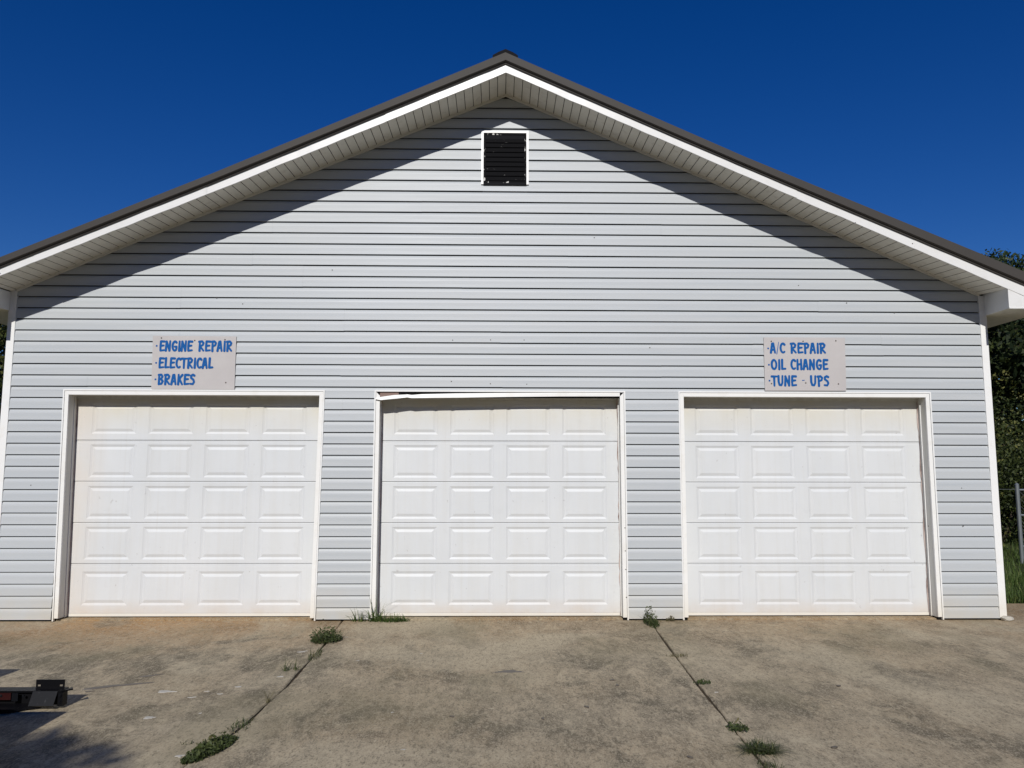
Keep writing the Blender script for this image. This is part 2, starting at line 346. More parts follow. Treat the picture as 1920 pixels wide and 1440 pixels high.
def blades(name,roots,h,w,mat,spread=.5,curl=.5,parent=None,loc=None):
    V=[];F=[];T=[]
    for (x,y,z) in roots:
        a=random.random()*6.283; hh=h*random.uniform(.45,1.15); ww=w*random.uniform(.7,1.2); sp=spread*random.uniform(.2,1.2)
        dx,dy=math.cos(a),math.sin(a); px,py=-dy*ww/2,dx*ww/2; t=random.random(); n=len(V)
        for k in range(4):
            u=k/3; out=hh*sp*(u**1.4); zz=hh*(u-curl*sp*u*u*.7); wk=(1-u*.9)
            V+=[(x+dx*out+px*wk,y+dy*out+py*wk,z+zz),(x+dx*out-px*wk,y+dy*out-py*wk,z+zz)]; T+=[t,t]
        for k in range(3): b=n+2*k; F.append((b,b+1,b+3,b+2))
    me=mesh(name,V,F,mat); at=me.attributes.new('tint','FLOAT','POINT'); at.data.foreach_set('value',T)
    return obj(name,me,parent,loc)
# lawn grass in view at right and left
r=[]
for _ in range(16000):
    y=1.1+random.random()**1.5*9; x=random.uniform(5.9+.45*(y-1),8.2+.95*(y-1)) if random.random()<.85 else random.uniform(5.9,13)
    r.append((x,y,-.02))
tag(blades('grass',r,.17,.012,GRASS,.6),'unmown green grass past the right corner of the garage','grass',kind='stuff')
r=[(-random.uniform(5.8,9+.5*i/1500),1.1+random.random()*6,-.03) for i in range(1500)]
tag(blades('grass',r,.14,.012,GRASS,.6),'green grass behind the left corner of the garage','grass',kind='stuff')

# =====================================================================
# BUILDING
# =====================================================================
B=empty('garage_building',(0,0,0)); tag(B,'pale grey vinyl sided three bay repair garage with white doors and low gable roof','building')
XL,XR=-5.512,5.612                 # outer wall corners
EXP,Z1=.127,.148
GAB=[(-5.439,3.655),(-3.882,4.346),(.073,6.027),(2.582,4.957),(4.121,4.280),(5.54,3.662)]  # soffit meets the wall
TOPZ=6.027
def gl(z): # left x of gable at height z
    if z<=3.655: return -9
    p=[(a,b) for a,b in GAB[:3]]
    return float(np.interp(z,[b for a,b in p],[a for a,b in p]))
def gr(z):
    if z<=3.662: return 9
    p=GAB[2:][::-1]
    return float(np.interp(z,[b for a,b in p],[a for a,b in p]))
# solid wall behind the boards (with the three door openings)
doors=[dict(x0=(-4.784,-4.742),x1=(-2.003,-2.035)),dict(x0=(-1.328,-1.329),x1=(1.370,1.373)),dict(x0=(2.092,2.089),x1=(4.851,4.850))]   # (top,bottom) inner edge of casing
HZ=2.461
CW=.064   # casing + channel width
q=MB()
WB=.004
xs=[XL+.01,-4.79,-2.0,-1.335,1.375,2.085,4.855,XR-.01]
for i in range(0,8,2): q.box(xs[i],xs[i+1],WB,.14,.0,HZ+.002)
poly=[(xs[0],HZ+.002),(xs[-1],HZ+.002),(xs[-1],3.62)]+[(x,z-.01) for x,z in GAB[::-1][1:-1]]+[(xs[0],3.62)]
q.prism(poly,WB,.14)
obj('wall_sheathing',q.me('wall_sheathing',DARK),B)
q=MB()
q.box(XL+.01,XL+.10,.141,14,.0,3.6); q.box(XR-.10,XR-.01,.141,14,0,3.6)
obj('side_wall',q.me('side_wall',SIDING),B)
q=MB(); q.prism([(XL+.01,0),(XR-.01,0),(XR-.01,3.62)]+[(x,z-.01) for x,z in GAB[::-1][1:-1]]+[(XL+.01,3.62)],14.001,14.1)
obj('rear_wall',q.me('rear_wall',SIDING),B)
q=MB(); q.box(XL+.11,XR-.11,.028,13.9,-.10,.012)
obj('floor_slab',q.me('floor_slab',CONC),B)
# siding boards -------------------------------------------------------
PROF=[(.060,-.0006),(.11,-.0050),(.19,-.0105),(.29,-.0148),(.41,-.0172),(.70,-.0188),(.975,-.0215),(1.0,-.0230)]
def board(k,xa,xb,dy=0,dz=0,name='siding_board',zlo=None,zhi=None):
    zb=Z1+(k-1)*EXP+dz; zt=zb+EXP-.0004
    rows=[(zt-t*(zt-zb),y-dy) for t,y in PROF]+[(zb+.0015,-.004-dy),(zb+.004,.002)]
    if zlo is not None: rows=[(max(z,zlo),y) for z,y in rows if z>zlo-.02]
    if zhi is not None: rows=[(min(z,zhi),y) for z,y in rows]
    V=[]
    sagw=.0012*math.sin(k*1.7)
    for z,y in rows:
        zz=min(z,TOPZ-.012)
        a=max(xa,gl(z)); b=min(xb,gr(z))
        if b<a: a=b=(a+b)/2
        V+=[(a,y,z),(b,y,z)]
    if V[-2][0]>=V[-1][0]-.02: return
    F=[(2*i,2*i+2,2*i+3,2*i+1) for i in range(len(rows)-1)]
    return obj(name,mesh(name,V,F,SIDING,False),B)
seam={}
def addseam(x,k):
    for kk in (k,k-1): seam.setdefault(kk,[]).append(x)
for x,k in [(-3.6,28),(-3.6,24),(-4.59,20),(-2.812,32),(-2.232,30),(-.889,37),(-1.744,19),(-1.751,26),(-1.756,22),(.041,25),(.066,20),(1.846,22),(1.854,19),(.813,32),(3.688,28),(2.9,24),(-.4,29),(1.9,35),(-2.6,35),(-3.,22),(4.4,24)]: addseam(x,k)
KT=int((TOPZ-Z1)/EXP)+2
cuts=[(XL+.079,-4.784-CW-.002),(-2.003+CW-.0,-1.328-CW),(1.370+CW,2.092-CW),(4.851+CW,XR-.079)]
VEN=(-.208,.343,4.92,5.572)
for k in range(0,KT+1):
    zb=Z1+(k-1)*EXP; zt=zb+EXP
    if zt>TOPZ+.05: continue
    segs0=[(-5.433,-4.784-CW+.03),(-2.03+CW-.004,-1.328-CW+.01),(1.372+CW-.01,2.09-CW+.01),(4.85+CW-.01,5.535)]
    if zb<2.50:
        segs=[(-5.433,-4.784-CW+.03),(-2.03+CW-.004,-1.328-CW+.01),(1.372+CW-.01,2.09-CW+.01),(4.85+CW-.01,5.535)]
        if zt>2.526: segs=[(-5.433,5.535)]
    elif zb<VEN[3]-.02 and zt>VEN[2]+.02 : segs=[(-5.433,VEN[0]+.02),(VEN[1]-.02,5.535)]
    else: segs=[(-5.433,5.535)]
    if k==0: 
        segs=[(-5.433,-4.784-CW+.03),(-2.03+CW-.004,-1.328-CW+.01),(1.372+CW-.01,2.09-CW+.01),(4.85+CW-.01,5.535)]
    if zb<2.512<zt-.02:
        board(k,-5.433,5.535,zlo=2.512)
        for a,b in segs0: board(k,a,b,zhi=2.5118)
        continue
    if zb<VEN[3]-.02<zt-.02: board(k,VEN[0]+.015,VEN[1]-.015,zlo=VEN[3]-.008)
    if zb<VEN[2]+.02<zt: board(k,VEN[0]+.015,VEN[1]-.015,zhi=VEN[2]+.002)
    for (a,b) in segs:
        cut=sorted(x for x in seam.get(k,[]) if a+.1<x<b-.1)
        xs_=[a]+cut+[b]
        for i in range(len(xs_)-1):
            odd=i%2
            if zt<2.526 and zb<2.50 or True:
                pass
            z_clip=zb
            board(k,xs_[i]-(.02 if i else 0),xs_[i+1],dy=.0018*(1-odd),dz=(.0014 if odd else 0)+random.gauss(0,.0004))
# the course cut by the door heads: handled by casings standing proud of it
# starter strip
# corner trims
for (a,b) in ((XL,XL+.083),(XR-.080,XR)):
    q=MB(); q.box(a,b,-.028,.0,.018,3.64)
    s_=-1 if a<0 else 1
    if s_<0: q.box(a,a+.012,.001,.10,.018,3.64)
    else: q.box(b-.012,b,.001,.10,.018,3.64)
    obj('corner_trim',q.me('corner_trim',CHAN),B)
# raking frieze channel under the soffit, in two pieces
for pts in (GAB[:3],GAB[2:]):
    q=MB()
    for (x0,z0),(x1,z1) in zip(pts,pts[1:]):
        q.prism([(x0,z0-.030),(x1,z1-.030),(x1,z1),(x0,z0)],-.034,-.0165)
    obj('frieze_trim',q.me('frieze_trim',SOFF),B)
# garage doors ---------------------------------------------------------
D=.165
JZ=[.050,.592,1.042,1.500,1.962,2.52]
rowz=[(.140,.505),(.637,.995),(1.085,1.448),(1.545,1.912),(2.035,2.375)]
def section_mesh(i,w):
    z0,z1=JZ[i]+.0015,JZ[i+1]-.0015
    px=[]
    pw=.500; pitch=.640; first=(w-(3*pitch+pw))/2
    xsx=[0.]
    for n_ in range(4): xsx+=[first+n_*pitch,first+n_*pitch+pw]
    xsx.append(w)
    za,zb=rowz[i]; zs=[z0+.004,za,zb,z1-.024 if i in (3,0) else z1-.008]
    q=MB(); V=[(x,0,z) for z in zs for x in xsx]; n=len(xsx); F=[]
    for r_ in range(3):
        for c_ in range(n-1):
            if r_==1 and c_%2==1: continue
            a=r_*n+c_; F.append((a,a+1,a+n+1,a+n))
    q.add(V,F)
    # lower lip and upper lip
    zt=zs[3]
    q.add([(0,0,zs[0]),(w,0,zs[0]),(w,.006,z0),(0,.006,z0),(w,.03,z0),(0,.03,z0)],[(0,3,2,1),(3,5,4,2)])
    if i in (0,3):
        q.add([(0,0,zt),(w,0,zt),(w,.003,zt+.004),(0,.003,zt+.004),(w,.0015,zt+.008),(0,.0015,zt+.008),(w,.0015,z1-.004),(0,.0015,z1-.004),(w,.010,z1),(0,.010,z1),(w,.03,z1),(0,.03,z1)],
              [(0,1,2,3),(3,2,4,5),(5,4,6,7),(7,6,8,9),(9,8,10,11)])
    else:
        q.add([(0,0,zt),(w,0,zt),(w,.007,z1),(0,.007,z1),(w,.03,z1),(0,.03,z1)],[(0,1,2,3),(3,2,4,5)])
    return q.me('door_section',DOOR),xsx
def panel_mesh(w,h):
    a,b=.023,.030; d1,d2=.0090,.0005
    R0=[(0,0,0),(w,0,0),(w,0,h),(0,0,h)]
    def ring(i,y): return [(i,y,i),(w-i,y,i),(w-i,y,h-i),(i,y,h-i)]
    V=R0+ring(.003,.0022)+ring(a,d1)+ring(a+.004,d1)+ring(a+.004+b,d2)
    F=[]
    for k in range(4):
        for e in range(4): F.append((k*4+e,k*4+(e+1)%4,(k+1)*4+(e+1)%4,(k+1)*4+e))
    F.append((16,17,18,19))
    return mesh('door_panel',V,F,DOOR)
PM=[panel_mesh(.500,b-a) for a,b in rowz]
gd_l=['white raised panel door, the left one, yellowed along its left edge','white raised panel door in the middle','white raised panel door on the right, scuffed at the bottom']
for di,dd in enumerate(doors):
    x0=min(dd['x0']); x1=max(dd['x1'])
    w=x1-x0-.0+.03; xd=x0-.015
    gd=empty('garage_door',(xd,D,0),B); gd['label']=gd_l[di]
    for i in range(5):
        me,xsx=section_mesh(i,w)
        sec=obj('door_section',me,gd); sec.rotation_euler.x=0
        sec.location=(0,random.uniform(-.001,.001),0)
        for n_ in range(4):
            o=obj('door_panel',PM[i],gd,(xsx[1+2*n_],sec.location.y,rowz[i][0]))
    q=MB(); q.box(0,w,-.004,.03,.022,.050); q.add([(0,-.0045,.050),(w,-.0045,.050),(w,-.0005,.0535),(0,-.0005,.0535)],[(0,1,2,3)])
    obj('bottom_rail',q.me('bottom_rail',TRIM),gd)
    q=MB(); q.box(0,w,.004,.03,.012,.022); obj('bottom_seal',q.me('bottom_seal',DARK),gd)
    q=MB(); q.box(0,w,.034,.05,.0,2.6); obj('door_backing',q.me('door_backing',DARK),gd)
# door frames
def vpiece(q,xt,xb,zt,zb,wt,y0,y1):   # vertical board leaning from bottom x to top x ; wt = width (signed to the right)
    q.prism([(xb,zb),(xb+wt,zb),(xt+wt,zt),(xt,zt)] if wt>0 else [(xb+wt,zb),(xb,zb),(xt,zt),(xt+wt,zt)],y0,y1)
for di,dd in enumerate(doors):
    fr=empty('door_frame',(0,0,0),B)
    (lt,lb),(rt_,rb)=dd['x0'],dd['x1']
    zt=2.461
    cw,ch=.042,.018
    co,ci=-.024,.0
    # side casings with mitred tops
    for s_,(xt,xb) in ((-1,(lt,lb)),(1,(rt_,rb))):
        q=MB(); zb=.035
        if s_<0: poly=[(xb-cw,zb),(xb,zb),(xt,zt),(xt-cw,zt+cw)]
        else: poly=[(xb,zb),(xb+cw,zb),(xt+cw,zt+cw),(xt,zt)]
        q.prism(poly,co,-.002); obj('casing_board',q.me('casing_board',TRIM),fr)
        # J channel outside the casing
        q=MB(); zb=.006; g_=.003
        if s_<0: poly=[(xb-cw-ch,zb),(xb-cw-g_,zb),(xt-cw-g_,zt+cw+g_),(xt-cw-ch,zt+cw+ch)]
        else: poly=[(xb+cw+g_,zb),(xb+cw+ch,zb),(xt+cw+ch,zt+cw+ch),(xt+cw+g_,zt+cw+g_)]
        q.prism(poly,-.030,-.001); obj('edge_channel',q.me('edge_channel',CHAN),fr)
        # jamb reveal
        q=MB()
        def fr_(o): return (xb+s_*o,xt+s_*o)
        a0,a1=fr_(0.0015),fr_(.03)
        lo,hi=(a0,a1) if s_>0 else (a1,a0)
        q.prism([(lo[0],.03),(hi[0],.03),(hi[1],zt+.02),(lo[1],zt+.02)],-.001,.10)
        obj('door_jamb',q.me('door_jamb',JAMB),fr)
        # thin white stop strip half way in, and second reveal
        a0,a1=fr_(-.006),fr_(.01); lo,hi=(a0,a1) if s_>0 else (a1,a0)
        q=MB(); q.prism([(lo[0],.026),(hi[0],.026),(hi[1],zt-.08),(lo[1],zt-.08)],.101,.106)
        obj('stop_strip',q.me('stop_strip',CHAN),fr)
        a0,a1=fr_(.002),fr_(.03); lo,hi=(a0,a1) if s_>0 else (a1,a0)
        q=MB(); q.prism([(lo[0],.022),(hi[0],.022),(hi[1],zt+.02),(lo[1],zt+.02)],.107,.20)
        obj('door_jamb',q.me('door_jamb',JAMB),fr)
        # torn pinkish weather seal against the door
        q=MB(); zz=.03; prev=None
        V=[];F=[];nn=40
        for i in range(nn+1):
            z=lerp(.03,2.44,i/nn); xx=lerp(xb,xt,i/nn)
            e=.002+(.006+.006*math.sin(i*.6+di*2+s_))*(1 if random.random()<.75 else .1)
            V+=[(xx+s_*.004,.150,z),(xx-s_*e,.158,z)]
        F=[(2*i,2*i+2,2*i+3,2*i+1) if s_<0 else (2*i,2*i+1,2*i+3,2*i+2) for i in range(nn)]
        obj('weather_seal',mesh('weather_seal',V,F,SEAL),fr)
    # head
    q=MB(); g_=.003
    q.prism([(lt-cw-g_,zt+cw+g_),(rt_+cw+g_,zt+cw+g_),(rt_+cw+ch,zt+cw+ch),(lt-cw-ch,zt+cw+ch)],-.030,-.001)
    obj('edge_channel',q.me('edge_channel',CHAN),fr)
    if di!=1:
        q=MB(); q.prism([(lt+.0006,zt+.0006),(rt_-.0006,zt+.0006),(rt_+cw-.0006,zt+cw),(lt-cw+.0006,zt+cw)],co,-.002)
        obj('casing_board',q.me('casing_board',TRIM),fr)
    else:
        # the middle door's head casing has come loose: it sags, twisted, at its left end
        q=MB()
        cp=[(-1.372,2.418,2.430,-.046,-.040),(-1.31,2.408,2.446,-.050,-.036),(-1.16,2.424,2.468,-.048,-.030),(-1.02,2.440,2.474,-.044,-.034),(-.97,2.432,2.468,-.046,-.034),(-.86,2.434,2.478,-.038,-.030),(-.4,2.440,2.490,-.034,-.028),(.1,2.450,2.497,-.030,-.026),(.7,2.458,2.502,-.026,-.024),(1.37,2.461,2.503,-.024,-.024)]
        V=[];F=[]
        for (x,zb,ztp,yb,yt) in cp:
            V+=[(x,yb,zb),(x,yt,ztp),(x,yt+.020,ztp-.001),(x,yb+.03,zb+.004)]
        for i in range(len(cp)-1):
            a=i*4
            for e in range(4): F.append((a+e,a+4+e,a+4+(e+1)%4,a+(e+1)%4))
        F+=[(0,1,2,3),(4*len(cp)-1,4*len(cp)-2,4*len(cp)-3,4*len(cp)-4)]
        o=obj('casing_board',mesh('casing_board',V,F,TRIM),fr); o['label']='loose twisted head casing sagging at its left end'
        q=MB(); q.box(-1.33,-1.12,-.010,-.003,2.43,2.508); q.box(-1.1199,1.37,-.006,-.003,2.440,2.508,1); obj('bare_header',q.me('bare_header',[WOOD,DARK]),fr)
    q=MB(); q.box(min(lt,lb)-.03,max(rt_,rb)+.03,-.001,.150,zt+.001,zt+.02); q.box(min(lt,lb)-.03,max(rt_,rb)+.03,.1501,.162,zt-.03,zt+.02)
    obj('head_jamb',q.me('head_jamb',JAMB),fr)
# soffit planks ---------------------------------------------------------
OV=-.53
FB=[(-5.308,3.684),(-3.095,4.623),(.079,6.024),(2.721,4.846),(5.483,3.626)]
def soffz(x,y): # soffit height blends from wall line to fascia bottom
    t=y/OV; return lerp(pl(GAB,x),pl(FB,x)+.012,t)
def splank(xa,xb):
    xa+=.0030; xb-=.0030
    V=[];F=[]
    g1,d=.0045,.006
    m_=(xa+xb)/2
    prof=[(xa-.0015,.014),(xa,.0025),(xa+g1*.6,0),(m_,-.0012),(xb-g1*.6,0),(xb,.0025),(xb+.0015,.014)]
    for y in (-.016,OV+.012):
        for x,dz in prof: V.append((x,y,soffz(x,y)+dz))
    n=len(prof); F=[(i,i+1,i+1+n,i+n) for i in range(n-1)]
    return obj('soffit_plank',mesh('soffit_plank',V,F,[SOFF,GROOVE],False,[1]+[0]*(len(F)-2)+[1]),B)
px_=.0935
x=.0735
while x<5.54-.02: splank(x,min(x+px_,5.56)); x+=px_
x=.0725
while x>-5.485+.02: splank(max(x-px_,-5.50),x); x-=px_
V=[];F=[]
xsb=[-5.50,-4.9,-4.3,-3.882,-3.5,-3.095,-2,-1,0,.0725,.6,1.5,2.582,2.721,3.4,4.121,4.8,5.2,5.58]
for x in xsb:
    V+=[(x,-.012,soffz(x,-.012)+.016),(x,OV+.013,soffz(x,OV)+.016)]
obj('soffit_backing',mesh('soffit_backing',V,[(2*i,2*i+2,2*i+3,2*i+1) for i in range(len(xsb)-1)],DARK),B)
# fascia boards (overlapping lengths) ------------------------------------
FT=[(-5.314,3.768),(-3.099,4.726),(.067,6.146),(2.724,4.940),(5.491,3.740)]
BB=[(-5.285,3.801),(-3.082,4.746),(.067,6.143),(2.709,4.968),(5.461,3.776)]
BT=[(-5.290,3.870),(-3.085,4.817),(.063,6.231),(2.712,5.044),(5.468,3.880)]
XE=6.08
seamsx=[-XE+.06,-4.95,-3.18,-1.24,.073,1.30,3.26,4.55,XE]
for i in range(len(seamsx)-1):
    a,b=seamsx[i],seamsx[i+1]; a2=a-(.012 if i%2 else 0); b2=b+(.012 if i%2 else 0)
    if abs(b-.073)<1e-6: b2=b
    if abs(a-.073)<1e-6: a2=a
    yf=OV-(.002 if i%2 else 0)
    V=[];F=[]; n=max(3,int((b2-a2)/.16))
    for j in range(n+1):
        x=lerp(a2,b2,j/n); w1=random.gauss(0,.0022); w2=random.gauss(0,.0015) if 0<j<n else 0; wy=random.gauss(0,.0015)
        V+=[(x,yf+.012,pl(FB,x)-.001+w1),(x,yf+wy,pl(FB,x)+w1),(x,yf+wy*.5,pl(FT,x)+.02+w2),(x,yf+.012,pl(FT,x)+.02)]
    for j in range(n):
        for e in range(3): F.append((j*4+e,(j+1)*4+e,(j+1)*4+e+1,j*4+e+1))
    obj('fascia_board',mesh('fascia_board',V,F,FASC),B)
# roof --------------------------------------------------------------------
rf=empty('roof',(0,0,0),B)
def ribbon(name,lo,hi,y0,y1,mat,x0,x1,parent):
    pts=[x0]+[p[0] for p in lo if x0<p[0]<x1]+[x1]; V=[];F=[]
    for x in pts:
        a,b=pl(lo,x),pl(hi,x); V+=[(x,y1,a),(x,y0,a),(x,y0,b),(x,y1,b)]
    for j in range(len(pts)-1):
        for e in range(4): F.append((j*4+e,(j+1)*4+e,(j+1)*4+(e+1)%4,j*4+(e+1)%4))
    n=len(pts); F+=[(3,2,1,0),(4*n-4,4*n-3,4*n-2,4*n-1)]
    return obj(name,mesh(name,V,F,mat),parent)
for x0,x1 in ((-XE,.065),(.065,XE)):
    ribbon('rake_trim',BB,BT,OV-.050,OV-.030,ROOF,x0,x1,rf)
    # drip leg: slopes back beneath the trim
    pts=np.linspace(x0,x1,7); V=[];F=[]
    for x in pts:
        a=pl(BB,x); V+=[(x,OV-.0495,a-.0005),(x,OV-.022,a-.010),(x,OV-.018,a-.028),(x,OV-.004,a-.028)]
    for j in range(6):
        for e in range(3): F.append((j*4+e,j*4+e+1,(j+1)*4+e+1,(j+1)*4+e))
    obj('drip_edge',mesh('drip_edge',V,F,ROOF),rf)
BT2=[(x,z-.006) for x,z in BT]; BB2=[(x,z-.03) for x,z in BT]
for x0,x1 in ((-XE,.065),(.065,XE)):
    ribbon('roof_sheet',BB2,BT2,OV-.0295,14.4,ROOF,x0,x1,rf)
q=MB()
q.prism([(-.083,6.20),(.214,6.20),(.207,6.287),(.150,6.325),(.068,6.362),(-.015,6.325),(-.077,6.287)],-.42,14.3)
obj('ridge_vent',q.me('ridge_vent',RIDGE),rf)
# eave returns (boxed ends) and side eaves
for s_,xi,xiw in ((1,5.541,5.60),(-1,-5.515,-5.50)):
    xo=s_*6.06
    er=empty('eave_return',(0,0,0),B)
    zb=3.388 if s_>0 else 3.392
    q=MB()
    xs2=[xi,(xi+xo)/2,xo]
    V=[(xi,OV+.004,zb),(xo,OV+.004,zb),(xo,OV+.004,pl(FB,xo)+.03),(xi,OV+.004,pl(FB,xi)+.01)]
    q.add(V,[(0,1,2,3) if s_>0 else (0,3,2,1)])
    # small hem along the bottom edge
    q.box(min(xi,xo),max(xi,xo),OV-.002,OV+.0035,zb-.004,zb+.010)
    obj('return_face',q.me('return_face',FASC),er)
    q=MB(); V=[(xi,OV+.0045,zb),(xi,OV+.0045,pl(FB,xi)+.012),(xiw,-.001,pl(GAB,xi)+.0),(xiw,-.001,zb+.018)]
    q.add(V,[(0,3,2,1) if s_<0 else (0,1,2,3)])
    obj('return_side',q.me('return_side',TRIM),er)
    q=MB(); V=[(xi,OV+.005,zb+.0005),(xo,OV+.005,zb+.0005),(xo,14.3,zb+.02),(s_*5.60,14.3,zb+.02),(xiw,.0,zb+.018)]
    q.add(V,[(0,1,2,3,4) if s_>0 else (0,4,3,2,1)])
    obj('eave_soffit',q.me('eave_soffit',SOFF),er)
    q=MB(); q.box(min(xo,xo-s_*.02),max(xo,xo-s_*.02),OV+.006,14.3,zb+.03,3.60); obj('eave_fascia',q.me('eave_fascia',FASC),er)
# gable vent ---------------------------------------------------------------
gv=empty('gable_vent',(0,0,0),B)
x0,x1,z0,z1=VEN; fw_=.026
q=MB(); q.box(x0,x0+fw_,-.036,-.006,z0+.004,z1); q.box(x1-fw_,x1,-.036,-.006,z0+.004,z1); q.box(x0+fw_,x1-fw_,-.036,-.006,z1-fw_,z1)
obj('vent_frame',q.me('vent_frame',CHAN),gv)
q=MB(); q.box(x0+fw_,x1-fw_,-.024,-.018,z0,z1-fw_-.001); q.box(x0+fw_,x1-fw_,-.036,-.0245,z0-.002,z0+.022); obj('vent_back',q.me('vent_back',RIDGE),gv)
q=MB(); sl=[(0,0,0),(x1-x0-2*fw_-.044,0,0)]
wv=x1-x0-2*fw_-.044
q.add([(0,-.008,0),(wv,-.008,0),(wv,.006,.052),(0,.006,.052),(0,-.0075,-.004),(wv,-.0075,-.004)],[(0,1,2,3),(4,5,1,0)])
SM=q.me('vent_slat',SLAT)
q=MB(); 
for xx in (x0+fw_+.001,x1-fw_-.021): q.box(xx,xx+.020,-.030,-.0245,z0+.023,z1-fw_-.002)
q.box(x0+fw_+.0215,x1-fw_-.0215,-.029,-.0245,z0+.023,z0+.043); q.box(x0+fw_+.0215,x1-fw_-.0215,-.029,-.0245,z1-fw_-.022,z1-fw_-.002)
obj('slat_frame',q.me('slat_frame',CHIP),gv)
for i in range(9): obj('vent_slat',SM,gv,(x0+fw_+.022,-.028,z0+.052+i*.0575))
# nail heads and small scars on the siding
q=MB(); q.tube((0,0,0),(0,-.003,0),.0058,8); SC=q.me('nail_head',SCREW)
for (x,z) in [(-.52,3.095),(-.09,3.10),(.29,3.10),(-.53,2.625),(-.09,2.60),(.32,2.595),(1.72,3.02),(1.10,4.30),(-3.2,3.57),(4.80,1.02),(4.92,1.42),(-5.13,1.46),(5.2,1.44),(5.19,1.02),(3.45,3.75),(4.55,3.44),(4.0,3.55),(-1.9,3.9),(-2.9,3.5)]:
    obj('nail_head',SC,B,(x,-.0195,z))
for (x,z) in [(1.405,1.0),(1.405,.75),(1.408,.55),(1.41,.25),(-5.31,3.705),(3.9,4.33),(4.52,4.1),(4.9,3.90)]:
    obj('nail_head',SC,B,(x,-.0245 if z<3 else OV-.001,z))

# =====================================================================
# SIGNS
# =====================================================================
def arc(cx,cy,rx,ry,a0,a1,n=8): return [(cx+rx*math.cos(math.radians(lerp(a0,a1,i/n))),cy+ry*math.sin(math.radians(lerp(a0,a1,i/n)))) for i in range(n+1)]
GL={
'E':(.50,[[(.46,.93),(.12,.95),(.09,.5),(.10,.06),(.46,.10)],[(.10,.52),(.40,.55)]]),
'N':(.58,[[(.08,.05),(.12,.95)],[(.12,.93),(.44,.08)],[(.44,.06),(.48,.97)]]),
'G':(.58,[arc(.32,.5,.23,.44,50,300,10)+[(.48,.25),(.49,.45),(.32,.44)]]),
'I':(.25,[[(.12,.05),(.13,.95)]]),
'R':(.56,[[(.12,.04),(.12,.93)],[(.06,.92),(.32,.95),(.46,.80),(.40,.60),(.16,.48),(.48,.06)]]),
'P':(.50,[[(.14,.02),(.13,.93)],[(.05,.92),(.30,.95),(.44,.80),(.38,.58),(.16,.48)]]),
'A':(.52,[[(.06,.04),(.20,.93),(.30,.95),(.44,.04)],[(.13,.33),(.40,.33)]]),
'L':(.46,[[(.13,.96),(.11,.08),(.42,.10)]]),
'C':(.50,[arc(.31,.5,.22,.44,48,305,10)]),
'T':(.50,[[(.02,.92),(.48,.92)],[(.25,.9),(.25,.03)]]),
'B':(.52,[[(.11,.05),(.11,.95)],[(.07,.93),(.30,.95),(.41,.77),(.30,.56),(.13,.53)],[(.28,.55),(.45,.34),(.34,.08),(.09,.06)]]),
'K':(.54,[[(.11,.04),(.12,.96)],[(.46,.94),(.14,.48)],[(.20,.54),(.47,.04)]]),
'S':(.46,[[(.41,.88),(.28,.96),(.12,.86),(.12,.66),(.34,.48),(.40,.28),(.30,.07),(.07,.10)]]),
'O':(.60,[arc(.30,.5,.22,.44,90,450,14)]),
'H':(.56,[[(.11,.04),(.12,.96)],[(.46,.04),(.46,.97)],[(.12,.5),(.45,.54)]]),
'U':(.56,[[(.10,.96),(.10,.40),(.18,.10),(.34,.08),(.44,.3),(.47,.97)]]),
'/':(.26,[[(.02,-.08),(.22,1.08)]]),
'-':(.34,[[(.02,.46),(.22,.47)]]),
' ':(.36,[]),
}
def text_mesh(txt,x,z,h,width,mat=None):
    """brush letters; x,z = lower left ; total advance scaled to width"""
    adv=sum(GL[c][0] for c in txt); sx=width/adv; q=MB(); cx=0; cnt=[0]
    for ch in txt:
        a,strokes=GL[ch]
        thin=ch in '/-'
        for stp in strokes:
            pts=[((cx+.03+px*.90)*sx+x,pz*h+z) for px,pz in stp]
            n=len(pts)
            for i in range(n-1):
                (xa,za),(xb,zb)=pts[i],pts[i+1]
                dx,dz=xb-xa,zb-za; L_=math.hypot(dx,dz) or 1
                t0=h*(.038 if thin else 0.103)*(1.12-.22*i/max(1,n-1)); t1=h*(.030 if thin else 0.103)*(1.12-.22*(i+1)/max(1,n-1))
                nx,nz=-dz/L_,dx/L_
                cnt[0]+=1; y=-.0016-.00006*cnt[0]
                # capsule outline
                V=[];m=6
                a0=math.atan2(nz,nx)
                for k in range(m+1): an=a0+math.pi*k/m; V.append((xa+math.cos(an)*t0,y,za+math.sin(an)*t0))
                for k in range(m+1): an=a0+math.pi+math.pi*k/m; V.append((xb+math.cos(an)*t1,y,zb+math.sin(an)*t1))
                q.add(V,[tuple(range(len(V)))[::1]])
        cx+=a
    return q.me('lettering',BLUE)
def sign(corners,lines,screws,label,bul):
    TL,TR,BR,BL=corners
    root=empty('service_sign',(BL[0],-.0245,BL[1])); tag(root,label,'sign','service signs above the doors')
    ox,oz=BL
    q=MB(); q.prism([(BL[0]-ox,0),(BR[0]-ox,BR[1]-oz),(TR[0]-ox,TR[1]-oz),(TL[0]-ox,TL[1]-oz)],0,.009)
    obj('sign_board',q.me('sign_board',SIGN),root,(0,-.009,0))
    for t,x,z,h,w in lines: obj('lettering',text_mesh(t,x-ox,z-oz,h,w),root,(0,-.009,0))
    q=MB(); q.tube((0,0,0),(0,-.003,0),.0078,8); sm=q.me('screw',SCREW)
    for x,z in screws: obj('screw',sm,root,(x-ox,-.009,z-oz))
    q=MB(); q.tube((0,0,0),(0,-.0014,0),.011,7); sb=q.me('bullet_dot',BLUE)
    for x,z in bul: obj('bullet_dot',sb,root,(x-ox,-.0095,z-oz))
    return root
h=.118
